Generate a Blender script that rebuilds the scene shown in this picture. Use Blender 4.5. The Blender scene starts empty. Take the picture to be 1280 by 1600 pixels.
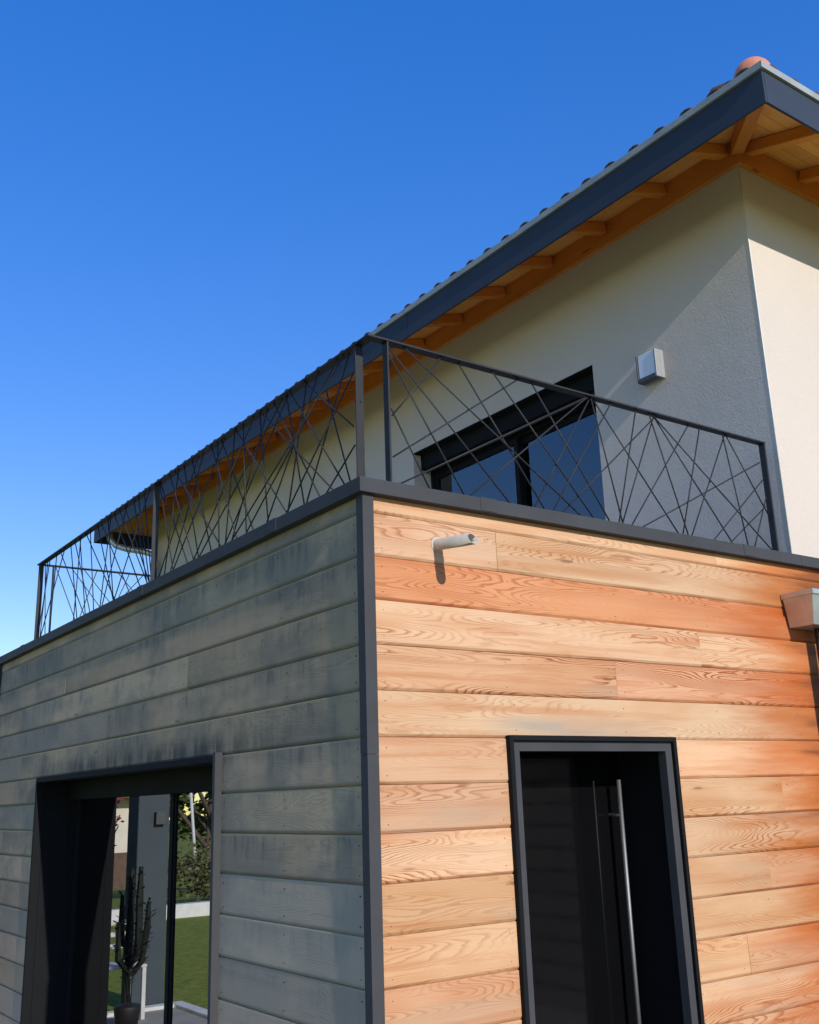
import bpy, bmesh, math, random
from mathutils import Vector, Matrix
random.seed(11)
S = bpy.context.scene
COL = S.collection

# ------------------------------------------------------------------ camera
RW = Matrix(((0.8186417006084059, -0.13191363329489852, -0.5589495141566159),
             (-0.5734382512022599, -0.2411910513058021, -0.7829402587861323),
             (-0.03153312675697449, 0.9614705768357872, -0.2730933755988741)))
CAM = Vector((-2.3290809548268214, -3.6146067429062017, 1.800536489058047))
FPX = 1592.0
cd = bpy.data.cameras.new('camera'); cam = bpy.data.objects.new('camera', cd); COL.objects.link(cam)
cd.sensor_fit = 'VERTICAL'; cd.sensor_height = 32.0; cd.lens = 32.0 * FPX / 1600.0
cd.clip_start = 0.05; cd.clip_end = 2000
M4 = RW.to_4x4(); M4.translation = CAM; cam.matrix_world = M4
S.camera = cam

# ------------------------------------------------------------------ sky, sun, exposure
SUN_TO = Vector((0.060, 1.0, -0.455)).normalized()       # the way sunlight travels
W = bpy.data.worlds.new('World'); S.world = W; W.use_nodes = True
nt = W.node_tree; nt.nodes.clear()
wo = nt.nodes.new('ShaderNodeOutputWorld'); bg = nt.nodes.new('ShaderNodeBackground')
sky = nt.nodes.new('ShaderNodeTexSky'); sky.sky_type = 'NISHITA'; sky.sun_disc = False
sky.sun_elevation = math.asin(-SUN_TO.z); sky.sun_rotation = math.atan2(-SUN_TO.x, -SUN_TO.y)
sky.altitude = 300; sky.air_density = 1.0; sky.dust_density = 0.0; sky.ozone_density = 1.6
hsv = nt.nodes.new('ShaderNodeHueSaturation'); hsv.inputs['Saturation'].default_value = 1.98
hsv.inputs['Value'].default_value = 1.30
hsv.inputs['Hue'].default_value = 0.526
gam = nt.nodes.new('ShaderNodeGamma'); gam.inputs['Gamma'].default_value = 0.58
nt.links.new(sky.outputs[0], gam.inputs['Color']); nt.links.new(gam.outputs[0], hsv.inputs['Color']); nt.links.new(hsv.outputs[0], bg.inputs['Color'])
bg.inputs['Strength'].default_value = 0.15
nt.links.new(bg.outputs[0], wo.inputs[0])
sl = bpy.data.lights.new('sun', 'SUN'); so = bpy.data.objects.new('sun', sl); COL.objects.link(so)
sl.energy = 2.15; sl.angle = math.radians(0.55); sl.color = (1.0, 0.96, 0.89)
so.rotation_euler = SUN_TO.to_track_quat('-Z', 'Y').to_euler(); so.location = (-5, -20, 15)
vs = S.view_settings; vs.view_transform = 'Standard'; vs.look = 'None'; vs.exposure = 1.0; vs.gamma = 1.0
vs.use_curve_mapping = False

# ------------------------------------------------------------------ helpers
def pix(px, py, axis, val):
    """photo pixel -> point on the plane axis=val that the thing stands on"""
    d = RW @ Vector((px - 640.0, -(py - 800.0), -FPX))
    return CAM + d * ((val - CAM[axis]) / d[axis])

def link(name, me, mat, parent=None):
    o = bpy.data.objects.new(name, me); COL.objects.link(o)
    if mat and not me.materials: me.materials.append(mat)
    if parent: o.parent = parent
    return o
def finish(bm, name, smooth=False):
    bmesh.ops.recalc_face_normals(bm, faces=bm.faces)
    me = bpy.data.meshes.new(name); bm.to_mesh(me); bm.free()
    if smooth:
        for p in me.polygons: p.use_smooth = True
    return me
def bbox(bm, a, b):
    x0, y0, z0 = [min(p, q) for p, q in zip(a, b)]; x1, y1, z1 = [max(p, q) for p, q in zip(a, b)]
    v = [bm.verts.new(p) for p in ((x0,y0,z0),(x1,y0,z0),(x1,y1,z0),(x0,y1,z0),(x0,y0,z1),(x1,y0,z1),(x1,y1,z1),(x0,y1,z1))]
    for f in ((0,3,2,1),(4,5,6,7),(0,1,5,4),(1,2,6,5),(2,3,7,6),(3,0,4,7)): bm.faces.new([v[i] for i in f])
def box(name, a, b, mat, parent=None, bev=0.0):
    bm = bmesh.new(); bbox(bm, a, b)
    if bev: bmesh.ops.bevel(bm, geom=list(bm.edges), offset=bev, segments=2, affect='EDGES', profile=0.5)
    return link(name, finish(bm, name), mat, parent)
def boxes(name, L, mat, parent=None, bev=0.0):
    bm = bmesh.new()
    for a, b in L: bbox(bm, a, b)
    if bev: bmesh.ops.bevel(bm, geom=list(bm.edges), offset=bev, segments=1, affect='EDGES')
    return link(name, finish(bm, name), mat, parent)
def prism(bm, poly, ex):
    """poly: list of 3D points, extruded by vector ex"""
    ex = Vector(ex); a = [bm.verts.new(p) for p in poly]; b = [bm.verts.new(Vector(p) + ex) for p in poly]
    n = len(poly); bm.faces.new(a); bm.faces.new(b[::-1])
    for i in range(n): bm.faces.new((a[i], b[i], b[(i+1) % n], a[(i+1) % n]))
def prism_obj(name, poly, ex, mat, parent=None):
    bm = bmesh.new(); prism(bm, poly, ex); return link(name, finish(bm, name), mat, parent)
def frame_at(d):
    d = Vector(d).normalized(); u = d.cross(Vector((0,0,1)))
    if u.length < 1e-4: u = Vector((1,0,0))
    u.normalize(); return u, u.cross(d)
def tube(bm, pts, rad, n=8, cap=True):
    rings = []
    for i, p in enumerate(pts):
        p = Vector(p)
        d = (Vector(pts[min(i+1, len(pts)-1)]) - Vector(pts[max(i-1, 0)]))
        u, v = frame_at(d); r = rad[i] if isinstance(rad, (list, tuple)) else rad
        rings.append([bm.verts.new(p + r*(math.cos(2*math.pi*k/n)*u + math.sin(2*math.pi*k/n)*v)) for k in range(n)])
    for a, b in zip(rings, rings[1:]):
        for k in range(n): bm.faces.new((a[k], a[(k+1) % n], b[(k+1) % n], b[k]))
    if cap: bm.faces.new(rings[0][::-1]); bm.faces.new(rings[-1])
def tube_obj(name, pts, rad, mat, parent=None, n=8):
    bm = bmesh.new(); tube(bm, pts, rad, n)
    me = finish(bm, name)
    for p in me.polygons: p.use_smooth = len(p.vertices) == 4
    return link(name, me, mat, parent)
def thing(name, label, cat, loc=(0,0,0), group=None):
    o = bpy.data.objects.new(name, None); COL.objects.link(o); o.empty_display_size = .1
    tag(o, label, cat, group); o.location = loc; return o
def tag(o, label, cat, group=None):
    o['label'] = label; o['category'] = cat
    if group: o['group'] = group
    return o
def struct(o): o['kind'] = 'structure'; return o

# ------------------------------------------------------------------ materials
class N:
    def __init__(s, name):
        s.m = bpy.data.materials.new(name); s.m.use_nodes = True; s.t = s.m.node_tree
        s.b = s.t.nodes['Principled BSDF']; s.out = s.t.nodes['Material Output']
    def n(s, typ, ins=None, **kw):
        x = s.t.nodes.new('ShaderNode' + typ)
        for k, v in kw.items(): setattr(x, k, v)
        for k, v in (ins or {}).items():
            if isinstance(v, bpy.types.NodeSocket): s.t.links.new(v, x.inputs[k])
            else: x.inputs[k].default_value = v
        return x
    def math(s, op, a, b=0.0, c=0.0, clamp=False):
        x = s.n('Math', {0: a, 1: b, 2: c}, operation=op, use_clamp=clamp); return x.outputs[0]
    def mix(s, f, a, b, blend='MIX'):
        x = s.t.nodes.new('ShaderNodeMix'); x.data_type = 'RGBA'; x.blend_type = blend; x.clamp_factor = True
        for i, v in ((0, f), (6, a), (7, b)):
            if isinstance(v, bpy.types.NodeSocket): s.t.links.new(v, x.inputs[i])
            else: x.inputs[i].default_value = v if not (isinstance(v, tuple) and len(v) == 3) else v + (1,)
        return x.outputs[2]
    def noise(s, vec, scale, detail=2.0, rough=.5, dist=0.0):
        x = s.n('TexNoise', {'Scale': scale, 'Detail': detail, 'Roughness': rough, 'Distortion': dist})
        if vec is not None: s.t.links.new(vec, x.inputs['Vector'])
        return x.outputs[0]
    def ramp(s, v, lo, hi):
        x = s.n('MapRange', {'Value': v, 'From Min': lo, 'From Max': hi}, interpolation_type='SMOOTHSTEP'); return x.outputs[0]
    def set(s, **kw):
        for k, v in kw.items():
            i = s.b.inputs[k.replace('_', ' ')]
            if isinstance(v, bpy.types.NodeSocket): s.t.links.new(v, i)
            else: i.default_value = v + (1,) if isinstance(v, tuple) and len(v) == 3 else v
        return s
    def bump(s, h, strength=.3, dist=.01):
        x = s.n('Bump', {'Height': h, 'Strength': strength, 'Distance': dist}); s.t.links.new(x.outputs[0], s.b.inputs['Normal']); return s

def plain(name, col, rough=.6, metal=0.0, var=.12, scale=6.0, spec=.5, bump=0.0, bscale=200):
    q = N(name); tc = q.n('TexCoord').outputs['Object']
    f = q.noise(tc, scale, 4, .6)
    c = q.mix(q.math('MULTIPLY', q.ramp(f, .25, .75), 1.0), tuple(k*(1-var) for k in col), tuple(min(1, k*(1+var)) for k in col))
    q.set(Base_Color=c, Roughness=q.math('ADD', max(0.0, rough-.06), q.math('MULTIPLY', q.noise(tc, scale*3, 3), .12)), Metallic=metal, Specular_IOR_Level=spec)
    if bump: q.bump(q.noise(tc, bscale, 3), bump, .003)
    return q.m

def wood(name, light, mid, dark, ring_amt, weather=None, stain=False, streaks=False, val_var=.12, rough=.62):
    """flat-sawn board: x runs along the board in object space"""
    q = N(name); tc = q.n('TexCoord').outputs['Object']; oi = q.n('ObjectInfo').outputs['Random']
    pos = q.n('NewGeometry').outputs['Position']
    sx = q.n('SeparateXYZ', {0: tc}); px = q.n('SeparateXYZ', {0: pos})
    r1 = q.math('MULTIPLY', oi, 83.0); r2 = q.math('MULTIPLY', oi, 37.0)
    def vec(fx, fz):
        return q.n('CombineXYZ', {0: q.math('ADD', q.math('MULTIPLY', sx.outputs[0], fx), r1), 1: r2,
                                  2: q.math('ADD', q.math('MULTIPLY', sx.outputs[2], fz), q.math('MULTIPLY', sx.outputs[1], fz))}).outputs[0]
    contour = q.noise(vec(.55, 6.0), 1.0, 2.0, .42, .10)
    wig = q.noise(vec(9, 60), 1.0, 2.0, .5)
    ph = q.math('ADD', q.math('MULTIPLY', contour, 58.0), q.math('MULTIPLY', wig, 1.0))
    saw = q.math('FRACT', ph)
    late = q.math('MULTIPLY', q.ramp(saw, .45, .9), q.math('SUBTRACT', 1.0, q.ramp(saw, .92, 1.0)))
    zone = q.ramp(q.noise(vec(.8, 7.0), 1.0, 2.0), .40, .62)
    streak = q.noise(vec(1.6, 150), 1.0, 3.0, .6)
    blot = q.noise(vec(1.3, 4.0), 1.0, 3.0, .55)
    c = q.mix(q.ramp(blot, .38, .68), light, mid)
    c = q.mix(q.math('MULTIPLY', q.ramp(streak, .4, .75), .35), c, mid)
    oc = q.n('ObjectInfo'); amt = q.math('MULTIPLY', q.math('MULTIPLY', late, oc.outputs['Alpha']), q.math('ADD', .10*ring_amt, q.math('MULTIPLY', zone, .90*ring_amt)))
    c = q.mix(amt, c, dark)
    # knots
    vo = q.n('TexVoronoi', {'Vector': vec(1.1, 5.5), 'Scale': 1.0, 'Randomness': 1.0}); kd = vo.outputs['Distance']
    c = q.mix(q.math('MULTIPLY', q.math('SUBTRACT', 1.0, q.ramp(kd, .03, .075)), .7), c, tuple(k*.5 for k in dark))
    if stain:      # unweathered, still oiled timber near the rain hopper and a few tannin runs
        e = q.math('ADD', px.outputs[0], q.math('MULTIPLY', q.math('SUBTRACT', q.noise(q.n('CombineXYZ', {0: q.math('MULTIPLY', px.outputs[0], .9), 1: r2, 2: q.math('MULTIPLY', px.outputs[2], 9.0)}).outputs[0], 1.0, 5, .6), .5), 1.7))
        c = q.mix(q.math('MULTIPLY', q.ramp(e, 2.25, 3.10), .88), c, (.47, .13, .022))
        c = q.mix(q.math('MULTIPLY', q.ramp(e, 3.0, 3.5), .75), c, (.14, .032, .011))
        tn = q.noise(q.n('CombineXYZ', {0: q.math('MULTIPLY', px.outputs[0], .6), 1: r1, 2: q.math('MULTIPLY', px.outputs[2], 15.0)}).outputs[0], 1.0, 3, .55)
        c = q.mix(q.math('MULTIPLY', q.ramp(tn, .50, .70), .5), c, (.46, .17, .055))
        # bleached grey patches
        gn = q.noise(q.n('CombineXYZ', {0: q.math('MULTIPLY', px.outputs[0], .8), 1: r2, 2: q.math('MULTIPLY', px.outputs[2], 5.0)}).outputs[0], 1.0, 3, .55)
        c = q.mix(q.math('MULTIPLY', q.ramp(gn, .56, .74), .40), c, (.46, .36, .26))
        wz = q.math('SUBTRACT', 1.0, q.ramp(q.math('ABSOLUTE', q.math('SUBTRACT', px.outputs[2], 2.115)), .01, .075))
        wx = q.math('MULTIPLY', q.ramp(px.outputs[0], .55, .95), q.math('SUBTRACT', 1.0, q.ramp(px.outputs[0], 1.55, 2.0)))
        c = q.mix(q.math('MULTIPLY', q.math('MULTIPLY', wz, wx), q.math('ADD', .15, q.math('MULTIPLY', q.ramp(gn, .40, .62), .55))), c, (.30, .27, .24))
        # dark line of tannin held on the lap of some boards
        lap = q.math('SUBTRACT', 1.0, q.ramp(sx.outputs[2], .0, .016))
        ln = q.ramp(q.noise(q.n('CombineXYZ', {0: q.math('MULTIPLY', px.outputs[0], 1.3), 1: r1, 2: 0.0}).outputs[0], 1.0, 3), .46, .62)
        c = q.mix(q.math('MULTIPLY', q.math('MULTIPLY', lap, ln), .7), c, (.30, .075, .025))
    if streaks:    # grey mould runs down the weathered side
        v2 = q.n('CombineXYZ', {0: 3.0, 1: q.math('MULTIPLY', px.outputs[1], 13.0), 2: q.math('ADD', q.math('MULTIPLY', px.outputs[2], 2.0), r1)}).outputs[0]
        v3 = q.n('CombineXYZ', {0: 11.0, 1: q.math('MULTIPLY', px.outputs[1], 1.0), 2: q.math('ADD', q.math('MULTIPLY', px.outputs[2], 1.6), q.math('MULTIPLY', oi, .9))}).outputs[0]
        big = q.ramp(q.noise(v3, 1.0, 4, .62), .42, .60)
        run = q.math('MULTIPLY', q.ramp(q.noise(v2, 1.0, 5, .7), .47, .62), q.ramp(q.math('ADD', sx.outputs[2], q.math('MULTIPLY', q.noise(v2, .6, 2), .16)), .07, .26))
        c = q.mix(q.math('MULTIPLY', big, .70), c, (.205,.185,.15))
        c = q.mix(q.math('MULTIPLY', q.math('MULTIPLY', run, q.math('ADD', .35, big)), .50), c, (.115,.115,.105))
        hd = q.math('MULTIPLY', q.math('SUBTRACT', 1.0, q.ramp(q.math('ABSOLUTE', q.math('SUBTRACT', px.outputs[2], 2.10)), .0, .13)),
                    q.math('MULTIPLY', q.ramp(px.outputs[1], .3, 1.6), q.math('SUBTRACT', 1.0, q.ramp(px.outputs[1], 4.3, 5.2))))
        c = q.mix(q.math('MULTIPLY', hd, q.math('ADD', .30, q.math('MULTIPLY', q.ramp(q.noise(v2, .8, 4, .65), .40, .60), .55))), c, (.055,.058,.058))
        top = q.ramp(sx.outputs[2], .176, .190)  # yellowish top edge: sun on the board ledges put into the colour
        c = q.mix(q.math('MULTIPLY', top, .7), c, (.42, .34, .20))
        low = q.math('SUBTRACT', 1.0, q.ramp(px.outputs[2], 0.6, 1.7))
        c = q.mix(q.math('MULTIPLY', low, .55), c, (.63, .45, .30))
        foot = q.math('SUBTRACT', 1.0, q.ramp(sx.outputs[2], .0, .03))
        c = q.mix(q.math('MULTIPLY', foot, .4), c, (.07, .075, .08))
    if streaks:
        c = q.mix(q.math('MULTIPLY', q.ramp(q.math('FRACT', q.math('MULTIPLY', oi, 5.1)), .5, .9), .5), c, (.31, .285, .24))
    hv = q.n('HueSaturation', {'Color': c, 'Hue': q.math('ADD', .5, q.math('MULTIPLY', q.math('SUBTRACT', q.math('FRACT', q.math('MULTIPLY', oi, 17.3)), .5), .009)), 'Saturation': 1.0,
                               'Value': q.math('ADD', 1-val_var, q.math('MULTIPLY', q.math('FRACT', q.math('MULTIPLY', oi, 7.7)), 2*val_var))}).outputs[0]
    q.set(Base_Color=hv, Roughness=rough, Specular_IOR_Level=.25)
    hv = q.mix(1.0, hv, oc.outputs['Color'], 'MULTIPLY'); q.set(Base_Color=hv)
    h = q.math('ADD', q.math('MULTIPLY', late, .5), q.math('MULTIPLY', streak, .6))
    q.bump(h, .35, .0018)
    return q.m

M = {}
M['cedar'] = wood('weathered_orange_cedar', (.655,.425,.255), (.60,.34,.18), (.32,.105,.036), .80, stain=True)
M['grey_wood'] = wood('silver_grey_cedar', (.49,.355,.228), (.405,.298,.195), (.25,.175,.115), .36, streaks=True, val_var=.17, rough=.8)
M['soffit'] = wood('varnished_spruce', (.92,.49,.13), (.87,.42,.095), (.62,.23,.045), .55, val_var=.10, rough=.5)
M['beam'] = wood('varnished_beam', (.78,.29,.05), (.68,.225,.035), (.46,.12,.018), .5, val_var=.10, rough=.5)
M['anthracite'] = plain('anthracite_powder_coat', (.060,.060,.063), .6, 0, .10, 3.0, spec=.06)
M['fascia'] = plain('anthracite_fascia_metal', (.045,.056,.080), .5, .0, .06, 2.0, spec=.06)
M['steel'] = plain('dark_painted_steel', (.030,.030,.032), .5, 0, .10, 9.0, spec=.2)
M['black_frame'] = plain('black_aluminium', (.008,.0085,.0095), .78, 0, .08, 3.0, spec=.15)
M['black_door'] = plain('black_gloss_door', (.004,.004,.0045), .05, 0, .05, 3.0, spec=.45)
M['zinc'] = plain('zinc_sheet', (.56,.57,.57), .38, .75, .12, 7.0)
M['flashing'] = plain('dull_grey_flashing', (.32,.33,.325), .5, .0, .12, 5.0, spec=.25)
M['spout'] = plain('dull_pale_metal', (.50,.45,.38), .5, .0, .15, 9.0)
M['brushed'] = plain('brushed_steel', (.26,.26,.26), .58, .9, .05, 20.0)
M['lamp_body'] = plain('grey_cast_aluminium', (.30,.30,.31), .5, .1, .05, 20.0)
M['lamp_dark'] = plain('charcoal_lamp_base', (.06,.06,.062), .5, 0, .05, 20.0)
M['opal'] = plain('opal_glass', (.72,.74,.78), .25, 0, .02, 20.0)
M['tile'] = plain('dark_clay_tile', (.085,.045,.040), .85, 0, .35, 3.5, bump=.3, bscale=90)
M['hip_tile'] = plain('terracotta_tile', (.58,.21,.12), .75, 0, .15, 6.0, bump=.3, bscale=90)
M['deck'] = plain('terrace_paving', (.36,.33,.28), .8, 0, .12, 4.0)
M['core'] = plain('dark_membrane', (.03,.03,.03), .8)
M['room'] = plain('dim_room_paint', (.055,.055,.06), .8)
M['nail'] = plain('dark_nail', (.03,.03,.03), .5, .5)
M['gravel'] = plain('pale_gravel', (.26,.235,.20), .9, 0, .35, 40.0, bump=.5, bscale=60)
M['kerb'] = plain('white_concrete', (.70,.69,.66), .8, 0, .1, 4.0)
M['bark'] = plain('bark', (.10,.075,.055), .9, 0, .3, 12.0, bump=.5, bscale=40)
M['cactus'] = plain('silhouette_cactus_skin', (.004,.007,.004), .7, 0, .3, 9.0)  # near-black base colour paints the sunlit stems as an unlit silhouette
M['pot'] = plain('charcoal_pot', (.010,.010,.011), .6)
M['white_wood'] = plain('white_painted_wood', (.60,.60,.58), .5)
M['pillar'] = plain('shade_toned_render', (.058,.076,.090), .85, 0, .06, 5.0, bump=.2, bscale=120)  # white pillar standing in shade: the shade is put into this base colour
M['neighbour'] = plain('cream_neighbour_render', (.74,.68,.56), .9, 0, .05, 2.0)
M['red_tile'] = plain('red_clay_roof', (.36,.10,.055), .8, 0, .3, 5.0)
M['brown'] = plain('brown_garage_timber', (.12,.07,.045), .7, 0, .2, 6.0)
M['window_dark'] = plain('dark_window_pane', (.10,.13,.15), .12)

def render_mat():
    q = N('cream_stucco'); tc = q.n('TexCoord').outputs['Object']
    f = q.noise(tc, 1.1, 4, .6); g = q.noise(tc, 9.0, 3, .6)
    c = q.mix(q.ramp(f, .3, .7), (.62,.53,.455), (.59,.51,.44))
    c = q.mix(q.math('MULTIPLY', q.ramp(g, .5, .75), .12), c, (.53,.46,.395))
    q.set(Base_Color=c, Roughness=.92, Specular_IOR_Level=.15)
    v = q.n('TexVoronoi', {'Vector': tc, 'Scale': 70.0}, feature='SMOOTH_F1').outputs['Distance']
    worm = q.noise(tc, 55.0, 4, .62, 1.2)
    h = q.math('ADD', q.math('MULTIPLY', worm, 1.0), q.math('MULTIPLY', v, .35))
    h = q.math('ADD', h, q.math('MULTIPLY', q.noise(tc, 7.0, 2), .9))
    q.bump(h, .5, .006)
    return q.m
M['render'] = render_mat()

def glass_mat(name, ior, tint):
    q = N(name); q.t.nodes.remove(q.b)
    fr = q.n('Fresnel', {'IOR': ior}).outputs[0]
    gl = q.n('BsdfGlossy', {'Color': (.95,.93,.90,1), 'Roughness': 0.0}).outputs[0]
    tr = q.n('BsdfTransparent', {'Color': tint + (1,)}).outputs[0]
    mx = q.n('MixShader', {0: fr, 1: tr, 2: gl}).outputs[0]
    q.t.links.new(mx, q.out.inputs['Surface']); return q.m
M['glass'] = glass_mat('double_glazing', 2.2, (.62,.66,.66))
M['coated_glass'] = glass_mat('solar_control_glazing', 9.0, (.5,.54,.54))

def grass_mat():
    q = N('lawn_grass'); tc = q.n('TexCoord').outputs['Object']
    a = q.noise(tc, .8, 5, .65); b = q.noise(tc, 9.0, 5, .75)
    c = q.mix(q.ramp(a, .3, .7), (.22,.26,.03), (.27,.285,.04))
    c = q.mix(q.math('MULTIPLY', q.ramp(b, .42, .62), .8), c, (.12,.15,.018))
    q.set(Base_Color=c, Roughness=.9, Specular_IOR_Level=.2); q.bump(b, .8, .03); return q.m
M['grass'] = grass_mat()
def leaf_mat(name, a, b):
    q = N(name); r = q.n('NewGeometry').outputs['Random Per Island']
    q.set(Base_Color=q.mix(r, a, b), Roughness=.6, Specular_IOR_Level=.3)
    return q.m
M['leaf_green'] = leaf_mat('green_leaves', (.035,.06,.014), (.10,.125,.025))
M['leaf_olive'] = leaf_mat('olive_leaves', (.07,.075,.03), (.16,.15,.06))
M['leaf_red'] = leaf_mat('red_leaves', (.16,.025,.03), (.30,.07,.06))

# ------------------------------------------------------------------ the setting: ground
bm = bmesh.new()
ys = [-400, -60, 2, 9, 14.5, 16, 24, 40, 80, 400]; xs = [-400, -60, -25, -10, -4, 0, 6, 20, 60, 400]
def gz(x, y): return -0.05 * max(0, min(y, 60) - 15.0)
vv = [[bm.verts.new((x, y, gz(x, y))) for x in xs] for y in ys]
for j in range(len(ys)-1):
    for i in range(len(xs)-1): bm.faces.new((vv[j][i], vv[j][i+1], vv[j+1][i+1], vv[j+1][i]))
g = link('ground', finish(bm, 'ground'), M['grass']); struct(g)
p = box('gravel_path', (-1.9, -8.0, -.10), (4.6, -.012, .012), M['gravel']); struct(p)
p = box('paved_terrace', (-1.15, .02, -.10), (-.05, 6.15, .03), M['deck']); struct(p)
for i, (a, b) in enumerate((((-1.27, -.02, -.1), (-1.15, 6.27, .06)), ((-1.15, 6.15, -.1), (0, 6.27, .06)))):
    k = box('terrace_kerb', a, b, M['kerb'], None, .008); struct(k)
k = box('garden_edging', (-14, 14.0, -.1), (-.3, 14.22, .22), M['kerb'], None, .01)
tag(k, 'low white concrete edging wall across the far end of the lawn', 'wall')

# ------------------------------------------------------------------ timber clad extension
EX = thing('house_extension', 'flat-roofed extension clad in grey and orange horizontal cedar boards', 'building')
ZCAP = 3.18; ZCB = 3.112; PITCH = .1943; Z1 = 3.036          # first joint under the coping
XE = 3.75; YE = 6.18
DX0, DX1, DZ = .757, 1.880, 2.076                            # front door opening (outer trim)
PY0, PY1, PZ = 1.415, 4.745, 2.066                           # patio door opening
# shell of the walls behind the boards
CO = .034
boxes('wall_core', [((CO, CO, 0), (DX0+.02, .24, 3.0)), ((DX0+.02, CO, DZ-.02), (DX1-.02, .24, 3.0)), ((DX1-.02, CO, 0), (XE, .24, 3.0)),
                    ((CO, .24, 0), (.24, PY0+.02, 3.0)), ((CO, PY0+.02, PZ-.02), (.24, PY1-.02, 3.0)), ((CO, PY1-.02, 0), (.24, YE-.03, 3.0)),
                    ((.24, YE-.24, 0), (XE, YE-.03, 3.0)), ((XE-.2, .24, 0), (XE, YE-.24, 3.0))], M['core'], EX)
boxes('ceiling', [((.24, .24, 2.55), (XE-.2, YE-.24, 2.7))], M['room'], EX)
boxes('room_floor', [((.24, .24, 0), (XE-.2, YE-.24, .02))], M['room'], EX)
box('terrace_floor', (.30, .30, 2.96), (3.17, YE-.3, 3.03), M['deck'], EX)
box('parapet_core', (.05, .05, 2.99), (.30, YE-.05, ZCB+.02), M['core'], EX)
box('parapet_core', (.30, .05, 2.99), (3.15, .30, ZCB+.02), M['core'], EX)
box('parapet_core', (.30, YE-.30, 2.99), (3.15, YE-.05, ZCB+.02), M['core'], EX)

def board_mesh(L, h):
    """lapped board, local: x along, z up, front towards -y"""
    bm = bmesh.new()
    top = [(-.0205, h-.005), (-.0190, h-.0025), (-.010, h-.002), (-.010, h+.002), (0, h+.002)]
    if h < .17: top = [(-.018, h), (0, h)]
    prof = [(0, 0), (-.013, 0), (-.0155, .001), (-.0225, .0115), (-.0230, .014)] + top
    poly = [(0, y, z) for y, z in prof]
    prism(bm, poly, (L, 0, 0)); return finish(bm, 'board')
nails = []
TINT = {}
_rowt = [(1,.95,.92,.6), (1,.96,.93,.8), (.83,.55,.42,.8), (1,1,.96,1.0), (.93,.80,.74,1.9), (1,1.04,1.0,.4), (.98,.92,.86,.45), (1,.93,.87,.9), (1,.97,.93,1.3),
         (.96,.88,.80,.5), (.98,.92,.84,.5), (.97,.86,.76,.6), (1,.98,.92,1.2), (.95,.87,.8,1.0), (1,.93,.88,.8), (1,.95,.9,.8)]
for _i, _c in enumerate(_rowt): TINT[('right', round(Z1-PITCH*_i, 3))] = _c
def place_board(side, a, b, z, h):
    L = b - a - .0015
    o = link('board', board_mesh(L, h), M['cedar'] if side == 'right' else M['grey_wood'], EX)
    j = random.uniform(-.0012, .0012)
    o.color = TINT.get((side, round(z, 3)), (1, 1, 1, 1)) if side == 'right' else (1, 1, 1, 1)
    if side == 'right':
        w_ = random.uniform(.93, 1.0); o.color = (o.color[0]*w_, o.color[1]*w_, o.color[2]*w_, o.color[3])
    if side == 'right':
        o.location = (a, .0335 + j, z); o.rotation_euler = (0, random.uniform(-.0006, .0006), 0)
    else:
        o.location = (.0335 + j, b, z); o.rotation_euler = (0, 0, -math.pi/2)   # local x runs to -Y, front to -X
    if h > .1:
        n = max(2, int(L/.62) + 1)
        for k in range(n):
            t = .05 + (L-.1)*k/(n-1)
            for zz in (.035, .15): nails.append((side, a+t, z+zz))
rows = [(Z1, ZCB-Z1+.004)] + [(Z1-PITCH*k, PITCH) for k in range(1, 16)]
rows = [(z, h) for z, h in rows if z > 0.02]
buttR = {1: [.764], 3: [2.18], 4: [1.507], 0: [2.4], 2: [], 5: [], 7: [2.75], 9: [2.55], 11: [2.3]}
buttL = {0: [3.3], 1: [2.3], 2: [4.2], 3: [5.26, 1.9], 4: [3.24], 5: [3.39, 5.3], 6: []}
def spans(a, b, cut, butts):
    out = [(a, b)]
    if cut:
        out = [(a, cut[0]), (cut[1], b)]
    res = []
    for s, e in out:
        pts = [s] + sorted(q for q in butts if s+.1 < q < e-.1) + [e]
        res += list(zip(pts, pts[1:]))
    return res
for i, (z, h) in enumerate(rows):
    for s, e in spans(.052, XE, (DX0+.012, DX1-.012) if z < DZ-.03 else None, buttR.get(i, [])): place_board('right', s, e, z, h)
    for s, e in spans(.045, YE-.05, (PY0+.012, PY1-.012) if z < PZ-.03 else None, buttL.get(i, [])): place_board('left', s, e, z, h)
bm = bmesh.new()
for side, a, z in nails:
    f = .0185 - .0105*0  # head sits just on the board face
    r = .0032 if side == 'left' else .0020
    c = Vector((a, .0126, z)) if side == 'right' else Vector((.0126, a, z))
    ax = Vector((0, -1, 0)) if side == 'right' else Vector((-1, 0, 0))
    dd = .0230 - .0025*((z - (Z1 - PITCH*math.ceil((Z1 - z)/PITCH))) / PITCH) if z < Z1 else .02
    if side == 'right': c.y = .0335 - dd + .001
    else: c.x = .0335 - dd + .001
    tube(bm, [c, c + ax*.003], r, 6)
nl = link('nail_heads', finish(bm, 'nail_heads'), M['nail'], EX); nl['kind'] = 'stuff'

# aluminium corner posts (in two lengths, an L section)
zj = 1.993
for z0, z1, e in ((0.0, zj-.0007, 0.0), (zj+.0007, ZCB+.01, .0012)):
    poly = [(-.004-e, -.006-e, z0), (.052, -.006-e, z0), (.052, .034, z0), (.034, .034, z0), (.034, .046, z0), (-.004-e, .046, z0)]
    prism_obj('corner_trim', poly, (0, 0, z1-z0), M['anthracite'], EX)
box('corner_trim', (-.012, YE-.052, 0), (.034, YE+.012, ZCB+.01), M['anthracite'], EX, .002)
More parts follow.
